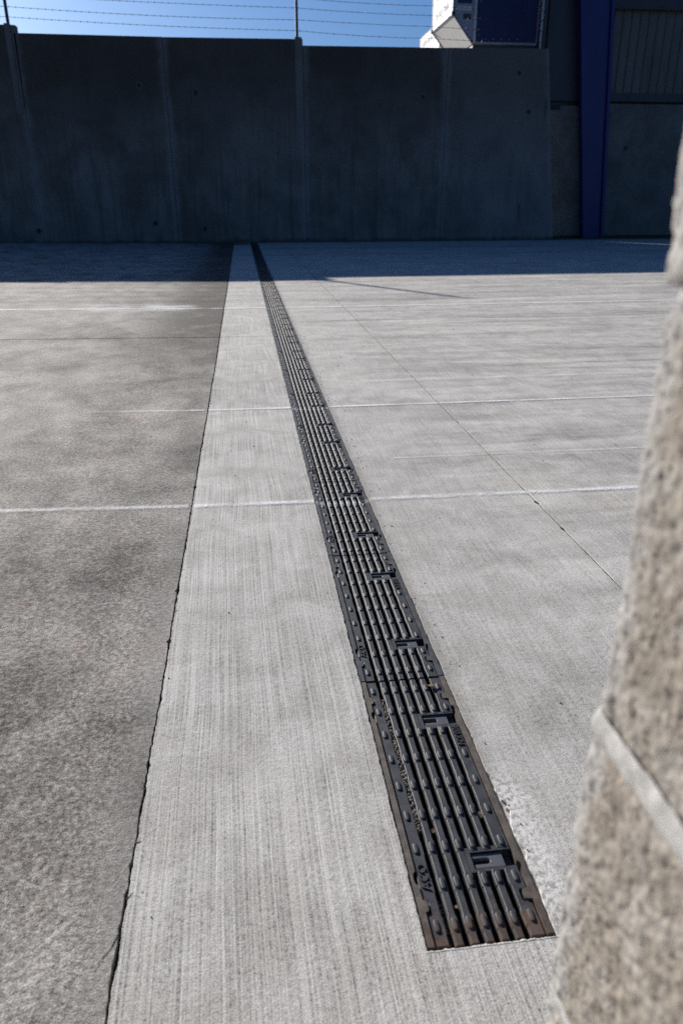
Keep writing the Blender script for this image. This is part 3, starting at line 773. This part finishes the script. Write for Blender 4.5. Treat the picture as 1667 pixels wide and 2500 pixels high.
def rail_poly(side):
    """rail outline for one half-metre length, with its locking tabs and small rebates"""
    s = -1 if side == 'L' else 1
    inner, outer = .0655, HW
    if side == 'L': tabs = [(.0468, .0615, .0608), (.4385, .4532, .0608)]
    else: tabs = [(.0490, .0625, .0570), (.4375, .4510, .0570)]
    pts = [(outer, .0016), (outer, .4984)]
    inn = [(inner, .0016)]
    marks = sorted([(t[0], t[1], t[2], 'tab') for t in tabs] + [(.082, .104, .0700, 'reb'), (.396, .418, .0700, 'reb')])
    for a, c, x, ty in marks:
        if ty == 'tab': inn += [(inner, a-.001), (x+.001, a), (x, a+.002), (x, c-.002), (x+.001, c), (inner, c+.001)]
        else: inn += [(inner, a), (x-.001, a+.004), (x, (a+c)/2), (x-.001, c-.004), (inner, c)]
    inn.append((inner, .4984))
    poly = [(s*x, y) for x, y in (inn + pts[::-1])]
    # orientation
    A = sum(poly[i][0]*poly[(i+1) % len(poly)][1]-poly[(i+1) % len(poly)][0]*poly[i][1] for i in range(len(poly)))
    return poly if A > 0 else poly[::-1]
rails = {}
for sd_ in 'LR':
    for mt in ('rail', 'rust'):
        b = MB().prism(rail_poly(sd_), -0.028, -0.0012); me = b.mesh('edge_rail', M[mt])
        rails[sd_, mt] = me
for i in range(NG):
    for sd_ in 'LR':
        o = put('edge_rail', rails[sd_, 'rust' if i == 0 else 'rail'], drain, (0, i*GL, 0))
        if i == 0: o['label'] = 'rust-brown edge rail at the near end'

MB().box(-HW+.001, HW-.001, 15.503, LD, -0.15, -0.003).build('end_cover', M['iron'], drain)
b = MB(); nx = 90                                      # ragged lip of mortar at the blind end
for i in range(nx+1):
    x = -HW - .004 + (2*HW + .008)*i/nx
    e = -.0030 + .0016*fb((x*160, 2, 7), 4) + .0010*fb((x*40, 5, 1), 2)
    b.v += [(x, -.0062, -.0003), (x, -.0056, .0003), (x, e-.0008, .0003), (x, e, -.003), (x, e-.001, -.02)]
for i in range(nx):
    for k in range(4): b.f.append((i*5+k, (i+1)*5+k, (i+1)*5+k+1, i*5+k+1))
b.build('end_mortar', M['pale'], drain, True)

# --- grate pieces (local: x across, y 0 near .. 0.5 far, z 0 = tread)
ROWS = [0.0275+0.0556*k for k in range(9)]
BW = 0.0112; BC = [-.0354, -.0177, 0, .0177, .0354]
LAT = [(0.0990, 0.1245), (0.3755, 0.4010)]
def inner_bar(y0, y1):
    """bevelled bar that thickens beside each tread stud"""
    b = MB(); ys = set([y0, y1])
    for r in ROWS:
        for d in (-.0125, -.0095, .0095, .0125):
            if y0 < r+d < y1: ys.add(r+d)
    for q in (0.25, .5, .75): ys.add(y0+(y1-y0)*q)
    ys = sorted(ys)
    ys = [y for i, y in enumerate(ys) if i == 0 or y-ys[i-1] > 1e-5]
    for y in ys:
        k = min(abs(y-r) for r in ROWS); f = 1.0 if k <= .0097 else 0.0
        wt = .0044 + .0009*f; wf = .0056 + .0004*f; zf = -.0034 + .0012*f
        b.v += [(-.0035, y, -.026), (-wf, y, -.012), (-wf, y, zf), (-wt, y, -.0006), (-wt+.0008, y, 0), (wt-.0008, y, 0), (wt, y, -.0006), (wf, y, zf), (wf, y, -.012), (.0035, y, -.026)]
    n = len(ys); K = 10
    for i in range(n-1):
        for k in range(K):
            a, c = i*K+k, i*K+(k+1) % K
            b.f.append((a, a+K, c+K, c))
    b.f.append(tuple(range(K))); b.f.append(tuple((n-1)*K+k for k in range(K-1, -1, -1)))
    return b.mesh('bar', M['iron'])
def outer_poly(side, y0, y1):
    s = -1 if side == 'L' else 1; o_, i_ = .0645, .0475
    nx = .0585 if side == 'L' else .0545
    nts = [(.0450, .0632), (.4368, .4550)] if side == 'L' else [(.0470, .0645), (.4355, .4530)]
    out = [(o_, y0)]
    for a, c in nts:
        if y0 < a and c < y1: out += [(o_, a), (nx+.0015, a+.0005), (nx, a+.003), (nx, c-.003), (nx+.0015, c-.0005), (o_, c)]
    out.append((o_, y1))
    inn = [(i_, y1)]
    for r in reversed(ROWS):
        if y0 < r-.013 and r+.013 < y1: inn += [(i_, r+.0125), (i_-.0008, r+.0095), (i_-.0008, r-.0095), (i_, r-.0125)]
    inn.append((i_, y0))
    p = [(s*x, y) for x, y in out+inn]
    A = sum(p[i][0]*p[(i+1) % len(p)][1]-p[(i+1) % len(p)][0]*p[i][1] for i in range(len(p)))
    return p if A > 0 else p[::-1]
def prism_bev(poly, z0, z1, w):
    b = MB().prism(poly, z0, z1); me = b.mesh('bar', M['iron'])
    bm = bmesh.new(); bm.from_mesh(me)
    es = [e for e in bm.edges if all(abs(v.co.z-z1) < 1e-6 for v in e.verts)]
    bmesh.ops.bevel(bm, geom=es, offset=w, segments=1, affect='EDGES', clamp_overlap=True)
    bm.to_mesh(me); bm.free(); return me
G0, G1 = 0.0024, 0.4976
bar_full = inner_bar(G0, G1)
bar_segs = [inner_bar(G0, .0965), inner_bar(.1275, .3725), inner_bar(.4035, G1)]
outL = prism_bev(outer_poly('L', G0, G1), -.024, 0, .0009)
outR = [prism_bev(outer_poly('R', a, c), -.024, 0, .0009) for a, c in ((G0, .0965), (.1275, .3725), (.4035, G1))]
def web_mesh(pk):
    a, c = pk; b = MB(); t = -.0005
    lo, hi = (a-.0045, c+.0075) if a < .2 else (a-.0075, c+.0045)
    b.box(-.004, .0640, lo, a, -.022, t); b.box(-.004, .0640, c, hi, -.022, t); b.box(-.0038, .0105, a, c, -.0215, t-.0001)
    b.box(.0105, .0635, a-.001, c+.001, -.022, -.0105)
    me = b.mesh('latch_housing', M['iron']); return me
webs = [web_mesh(pk) for pk in LAT]
def latch_mesh(pk):
    a, c = pk; a += .0022; c -= .0014; m_ = (a+c)/2; hw = .0044
    arc = [(.0300+hw*math.sin(q), m_+hw*math.cos(q)) for q in [math.pi*k/6 for k in range(7)]]
    poly = [(.0125, a), (.0520, a), (.0520, c), (.0125, c), (.0125, m_+hw)] + arc + [(.0125, m_-hw)]
    b = MB(); n = len(poly)
    zt = lambda x: -.0030 + (.0011 if x < .014 else 0) - .0010*max(0, (.031-x)/.02)
    b.v = [(x, y, -.0085) for x, y in poly] + [(x, y, zt(x)) for x, y in poly]
    # top faces split so the prongs bend
    b.f = [(i, (i+1) % n, n+(i+1) % n, n+i) for i in range(n)]
    b.f += [tuple(range(n, 2*n))]
    me = b.mesh('latch', M['latch'])
    bm = bmesh.new(); bm.from_mesh(me)
    es = [e for e in bm.edges if all(v.co.z > -.006 for v in e.verts)]
    bmesh.ops.bevel(bm, geom=es, offset=.0007, segments=1, affect='EDGES', clamp_overlap=True)
    bm.to_mesh(me); bm.free(); return me
latches = [latch_mesh(pk) for pk in LAT]
def stud_geo():
    b = MB(); rings = [(.0035, .0090, -.001), (.0034, .0088, .0008), (.0028, .0081, .0017), (.0016, .0068, .0020)]
    K = 12
    for rx, ry, z in rings:
        for k in range(K):
            a = 2*math.pi*k/K; cx, cy = math.cos(a), math.sin(a)
            x = rx*(abs(cx)**0.6)*(1 if cx >= 0 else -1); y = ry*(abs(cy)**0.55)*(1 if cy >= 0 else -1)
            b.v.append((x, y, z))
    for i in range(3):
        for k in range(K): b.f.append((i*K+k, i*K+(k+1) % K, (i+1)*K+(k+1) % K, (i+1)*K+k))
    b.f.append(tuple(3*K+k for k in range(K)))
    return b
stud_me = stud_geo().mesh('tread_stud', M['iron'], True)
txtA = text_mesh('ACO', M['iron'], 0.039, 0.0108, 0.0016)
txtB = text_mesh('900 KN', M['iron'], 0.046, 0.0100, 0.0016)
MA = Matrix(((0, -1, 0), (1, 0, 0), (0, 0, 1))).to_4x4()         # reads away from the camera, tops to the left
MBm = Matrix(((0, 1, 0), (-1, 0, 0), (0, 0, 1))).to_4x4()        # reads towards the camera, tops to the right
MA.translation = Vector((-.0510, .0752, .0002)); MBm.translation = Vector((.0515, .3690, .0002))

def stud_list():
    out = [(-.0565, r) for k, r in enumerate(ROWS) if k != 1] + [(.0565, r) for k, r in enumerate(ROWS) if k != 6]
    return out + [(c, r) for c in BC for r in ROWS]
# all studs of one grate as one mesh, for grates too far to pick them apart
sb = MB(); sg = stud_geo()
for x, y in stud_list(): sb.add([(vx+x, vy+y, vz) for vx, vy, vz in sg.v], sg.f)
studs_me = sb.mesh('tread_studs', M['iron'], True)
# a whole far grate as one mesh
def join(meshes):
    b = MB()
    for me, off in meshes: b.add([(v.co.x+off[0], v.co.y+off[1], v.co.z) for v in me.vertices], [tuple(p.vertices) for p in me.polygons])
    return b
whole = join([(outL, (0, 0)), (studs_me, (0, 0))] + [(q, (0, 0)) for q in outR+webs] + [(bar_full, (BC[k], 0)) for k in range(3)] + [(q, (BC[k], 0)) for k in (3, 4) for q in bar_segs]).mesh('grate_body', M['iron'])
ORD = ['first', 'second', 'third', 'fourth', 'fifth', 'sixth', 'seventh', 'eighth', 'ninth', 'tenth', 'eleventh', 'twelfth', 'thirteenth', 'fourteenth', 'fifteenth', 'sixteenth', 'seventeenth', 'eighteenth', 'nineteenth', 'twentieth']
GZ = -0.0035
for i in range(NG):
    y = Y0 + i*GL
    if y + GL > Y0 + LD: continue
    gt = empty('drain_grate', (DX + random.uniform(-.0004, .0004), y, GZ)); gt.rotation_euler.z = random.uniform(-.001, .001)
    if i == 0: lb = 'nearest black iron drain grate with rust at its free end'
    elif y < 8.3: lb = 'black iron drain grate, %s in the row counted from the near end' % ORD[i]
    else: lb = 'black iron drain grate lying in the shadow of the wall'
    tag(gt, lb, 'grate', 'slotted grates along the trench drain')
    if i < 10:
        put('bar', outL, gt)
        for k in range(3): put('bar', bar_full, gt, (BC[k], 0, 0))
        for k in (3, 4):
            for q in bar_segs: put('bar', q, gt, (BC[k], 0, 0))
        for q in outR: put('bar', q, gt)
        for q in webs: put('latch_housing', q, gt)
        for q in latches: put('latch', q, gt)
        for me, mm in ((txtA, MA), (txtB, MBm)):
            o = put('raised_lettering', me, gt); o.matrix_local = mm
        if i < 4:
            for sx_, sy_ in stud_list(): put('tread_stud', stud_me, gt, (sx_, sy_, 0))
        else:
            tag(put('tread_studs', studs_me, gt), kind='stuff')
    else:
        put('grate_body', whole, gt)
        for q in latches: put('latch', q, gt)

# ------------------------------------------------------------------ painted lines
def line(name, pts, half, mat, gaps=True):
    """pts: (x, y) along the line; split at joints and at the drain"""
    b = MB(); uv = []
    cuts = [(-0.175, 0.008), (0.238, HW+0.004), (0.7725, 0.004)]
    def emit(x0, ya, x1, yb):
        n = max(1, int((x1-x0)/0.5))
        for k in range(n):
            xa = x0+(x1-x0)*k/n; xb = x0+(x1-x0)*(k+1)/n
            y_a = ya+(yb-ya)*k/n; y_b = ya+(yb-ya)*(k+1)/n
            q = len(b.v)
            for x, y in ((xa, y_a), (xb, y_b)):
                for s in (-1, 1):
                    b.v.append((x, y+s*half, zl(x)+0.0022)); uv.append((x, s))
            b.f.append((q, q+2, q+3, q+1))
    for (xa, ya), (xb, yb) in zip(pts, pts[1:]):
        segs = [(xa, xb)]
        for c, h in cuts:
            ns = []
            for s0, s1 in segs:
                if s1 <= c-h or s0 >= c+h: ns.append((s0, s1)); continue
                if s0 < c-h: ns.append((s0, c-h))
                if s1 > c+h: ns.append((c+h, s1))
            segs = ns
        for s0, s1 in segs:
            f = lambda x: ya+(yb-ya)*(x-xa)/(xb-xa)
            emit(s0, f(s0), s1, f(s1))
    o = b.build(name, mat); ul = o.data.uv_layers.new(name='UVMap')
    for lp in o.data.loops: ul.data[lp.index].uv = uv[lp.vertex_index]
    return tag(o, kind='structure')
line('painted_line', [(-4, 1.96), (-0.72, 1.915), (-0.17, 1.895), (0.30, 1.882), (1.1, 1.870), (6, 1.84)], 0.021, M['line'])
line('painted_line', [(-0.80, 2.93), (-0.17, 2.912), (0.32, 2.900), (6, 2.88)], 0.020, M['line_fading'])
line('painted_line', [(-6, 6.08), (-0.17, 6.02), (0.32, 5.992), (9, 5.98)], 0.032, M['line_bright'])
line('painted_line', [(0.45, 2.225), (3, 2.215)], 0.014, M['line_faint'])
line('painted_line', [(0.45, 3.335), (4, 3.345)], 0.035, M['line_faint'])
line('painted_line', [(-4, 9.9), (-0.17, 9.86), (8, 9.83)], 0.06, M['line_faint'])
line('painted_line', [(0.4, 13.3), (14, 13.2)], 0.07, M['line'])

# ------------------------------------------------------------------ foreground block wall beside the camera
bw = empty('block_wall', (0.27, 0.0, 0)); tag(bw, 'rough tan concrete block wall close beside the camera, out of focus', 'wall')
BX, BY = 0.1650, 0.290                                   # visible face and far corner
def block(z0, z1, dx, seed, yb=-0.10, amp=1.0):
    path = []; R = 0.007
    x = 0.36
    while x > BX+R: path.append((x, BY, 0, 1)); x -= 0.008 if x > BX+R+0.05 else 0.0025
    for k in range(9):
        a = math.pi/2*k/8
        path.append((BX+R-R*math.sin(a), BY-R+R*math.cos(a), -math.sin(a), math.cos(a)))
    y = BY-R
    while y > yb:
        y -= 0.0016 if y > BY-0.12 else 0.012
        path.append((BX, y, -1, 0))
    n = len(path); H_ = z1-z0; nz = int(H_/0.0018); b = MB()
    for j in range(nz+1):
        t = j/nz; z = z0+H_*t
        ed = min(t, 1-t)*H_; rd = 0.003*max(0, 1-ed/0.006)**2
        for (x, y, nx, ny) in path:
            near = y > BY-0.14
            d = 0.0
            if near:
                d = 0.0009*fb((x*28+seed, y*28, z*28), 2) + 0.0010*fb((x*150, y*150+seed, z*150), 3) - 0.0020*max(0, noise.noise(Vector((x*300, y*300, z*300+seed)))-0.15)
                c_ = max(0, 1-abs(y-BY)/0.03)
                d -= 0.004*c_*max(0, fb((x*40, y*40, z*34+seed*3), 3)-0.15)
            d = d*amp - rd*(1+0.8*fb((x*50, y*50, seed), 2))
            b.v.append((x+dx+nx*d-0.27, y+ny*d, z))
    for j in range(nz):
        for i in range(n-1):
            b.f.append((j*n+i, (j+1)*n+i, (j+1)*n+i+1, j*n+i+1))
    q = len(b.v); b.v += [(0.36-0.27, yb, z0), (0.36-0.27, yb, z1)]
    b.f.append(tuple(range(n)) + (q,)); b.f.append(tuple(nz*n+i for i in range(n-1, -1, -1)) + (q+1,))
    b.f.append((q,) + (n-1, nz*n+n-1) + (q+1,))
    b.f.append((0, q, q+1, nz*n))
    return b.build('block', M['block'], bw, True)
JZ = [0.118, 0.3185, 0.5200, 0.7310, 0.932]
for k, zj in enumerate(JZ):
    lo = 0.0005 if k == 0 else JZ[k-1]+0.005
    block(lo, zj-0.005, (-0.001, -0.001, -0.001, 0.003, -0.0015)[k], 3.7*k+1)
block(JZ[-1]+0.005, 1.12, 0.0, 23.1)
def joint(z, proud, hh, seed):
    b = MB(); path = []; R = 0.007; nz = 8
    x0 = BX - proud
    xs = [(0.35, BY-0.004), (0.25, BY-0.004)]
    for k in range(7):
        a = math.pi/2*k/6; xs.append((x0+R-R*math.sin(a), BY+proud*0.6-R+R*math.cos(a)))
    y = BY-R
    while y > -0.1: y -= 0.004 if y > .15 else .03; xs.append((x0, y))
    n = len(xs)
    for j in range(nz+1):
        t = j/nz; zz = z-hh+2*hh*t
        for i, (x, y) in enumerate(xs):
            w_ = 0.0022*(2*t-1)**2; nn = 0.0010*fb((x*60, y*60+seed, zz*60), 3)
            jz = 0.0016*fb((y*22, x*22, seed), 3)
            b.v.append((x+w_*1.5+nn-0.27, y-w_*0.6+nn, zz+jz))
    for j in range(nz):
        for i in range(n-1): b.f.append((j*n+i, (j+1)*n+i, (j+1)*n+i+1, j*n+i+1))
    return b.build('mortar_joint', M['joint'], bw, True)
joint(JZ[0], 0.001, 0.006, 1); joint(JZ[1], 0.0006, 0.0088, 5); joint(JZ[2], 0.0008, 0.0088, 9)
joint(JZ[3], -0.005, 0.0060, 13); joint(JZ[4], -0.004, 0.0060, 17)
# core so the joints are not open
MB().box(BX+0.02-0.27, 0.355-0.27, -0.095, BY-0.02, 0.0, 1.10).build('core', M['mortar'], bw)
MB().box(BX+0.01-0.27, 0.355-0.27, -2.2, -0.105, 0.0, 1.12).build('block', M['block'], bw)

# ------------------------------------------------------------------ grit and litter
def pebble_mesh(b, p, r, seed):
    rnd = random.Random(seed); K = 6
    o = len(b.v)
    sx, sy, sz = (rnd.uniform(.7, 1.3)*r for _ in range(3))
    ico = [(0, 0, 1)] + [(math.cos(2*math.pi*k/5)*.89, math.sin(2*math.pi*k/5)*.89, .45) for k in range(5)] + [(math.cos(2*math.pi*(k+.5)/5)*.89, math.sin(2*math.pi*(k+.5)/5)*.89, -.45) for k in range(5)] + [(0, 0, -1)]
    for x, y, z in ico:
        q = rnd.uniform(.75, 1.15); b.v.append((p[0]+x*sx*q, p[1]+y*sy*q, p[2]+z*sz*q))
    for k in range(5):
        a, c = 1+k, 1+(k+1) % 5; d, e = 6+k, 6+(k+1) % 5
        b.f += [(o, o+a, o+c), (o+a, o+d, o+c), (o+c, o+d, o+e), (o+11, o+e, o+d)]
b = MB()
for k in range(520):                                     # grit caught in the first slot of the near grate
    y = Y0 + random.uniform(.17, .455); x = DX - .0443 + random.uniform(-.0028, .0028)
    pebble_mesh(b, (x, y, -.0075 + random.uniform(-.003, .003)), random.uniform(.0008, .0026), k)
for k in range(90):
    y = Y0 + random.uniform(.005, .07); pebble_mesh(b, (DX-.0443+random.uniform(-.0028, .0028), y, -.018+random.uniform(-.003, .003)), random.uniform(.0008, .002), k+900)
for k in range(180):
    y = Y0 + random.uniform(.5, 2.4); pebble_mesh(b, (DX-.0443+random.uniform(-.0028, .0028), y, -.018+random.uniform(-.003, .003)), random.uniform(.0008, .0022), k+2900)
tag(b.build('slot_grit', M['pebble']), 'pale grit packed into the left slot of the nearest grates', 'grit', kind='stuff')
# ledge of silt that carries the grit
MB().box(DX-.0475, DX-.041, Y0+.17, Y0+.456, -.026, -.0085).build('slot_silt', M['grit_dark']); tag(bpy.data.objects['slot_silt'], 'dark silt under the grit in the nearest grate', 'silt', kind='stuff')
b = MB()
for k in range(420):
    y = random.uniform(.6, 5.5); x = random.uniform(-1.2, 1.9)
    if DX-HW-.004 < x < DX+HW+.012: continue
    if random.random() < .35: x = DX + HW + .006 + abs(random.gauss(0, .02))
    r = random.uniform(.0004, .0011)*(1+.3*y)*(.8 if x < -.17 else 1)
    pebble_mesh(b, (x, y, zl(x)+r*.5), r, k+5000)
tag(b.build('scattered_grit', M['grit_dark']), 'dark specks of grit scattered over the concrete', 'grit', kind='stuff')
def leaf(x, y, z, s, rz, label):
    b = MB(); n = 9
    for i in range(n):
        t = i/(n-1); w = math.sin(math.pi*t)**0.8*0.32
        zc = 0.18*math.sin(t*3.0)
        b.v += [((t-.5), -w, zc+.10*w), ((t-.5), 0, zc), ((t-.5), w, zc+.14*w)]
    for i in range(n-1):
        for k in range(2): b.f.append((i*3+k, (i+1)*3+k, (i+1)*3+k+1, i*3+k+1))
    o = b.build('dry_leaf', M['leaf'], None, True); o.scale = (s, s, s); o.rotation_euler = (.15, .1, rz); o.location = (x, y, z)
    tag(o, label, 'leaf', 'dry leaf scraps caught in the grates')
leaf(DX-.0265, Y0+.168, GZ-.0045, .010, .6, 'small orange leaf scrap in a slot of the nearest grate')
leaf(DX+.0442, Y0+.186, GZ-.0035, .014, 1.1, 'dry brown leaf scrap near the right bar of the nearest grate')
leaf(DX+.0440, Y0+.470, GZ+.0015, .017, 2.0, 'pale crumpled leaf at the seam of the two nearest grates')
leaf(DX-.0265, Y0+.052, GZ-.0045, .008, 2.4, 'tiny leaf scrap near the rusty end of the nearest grate')
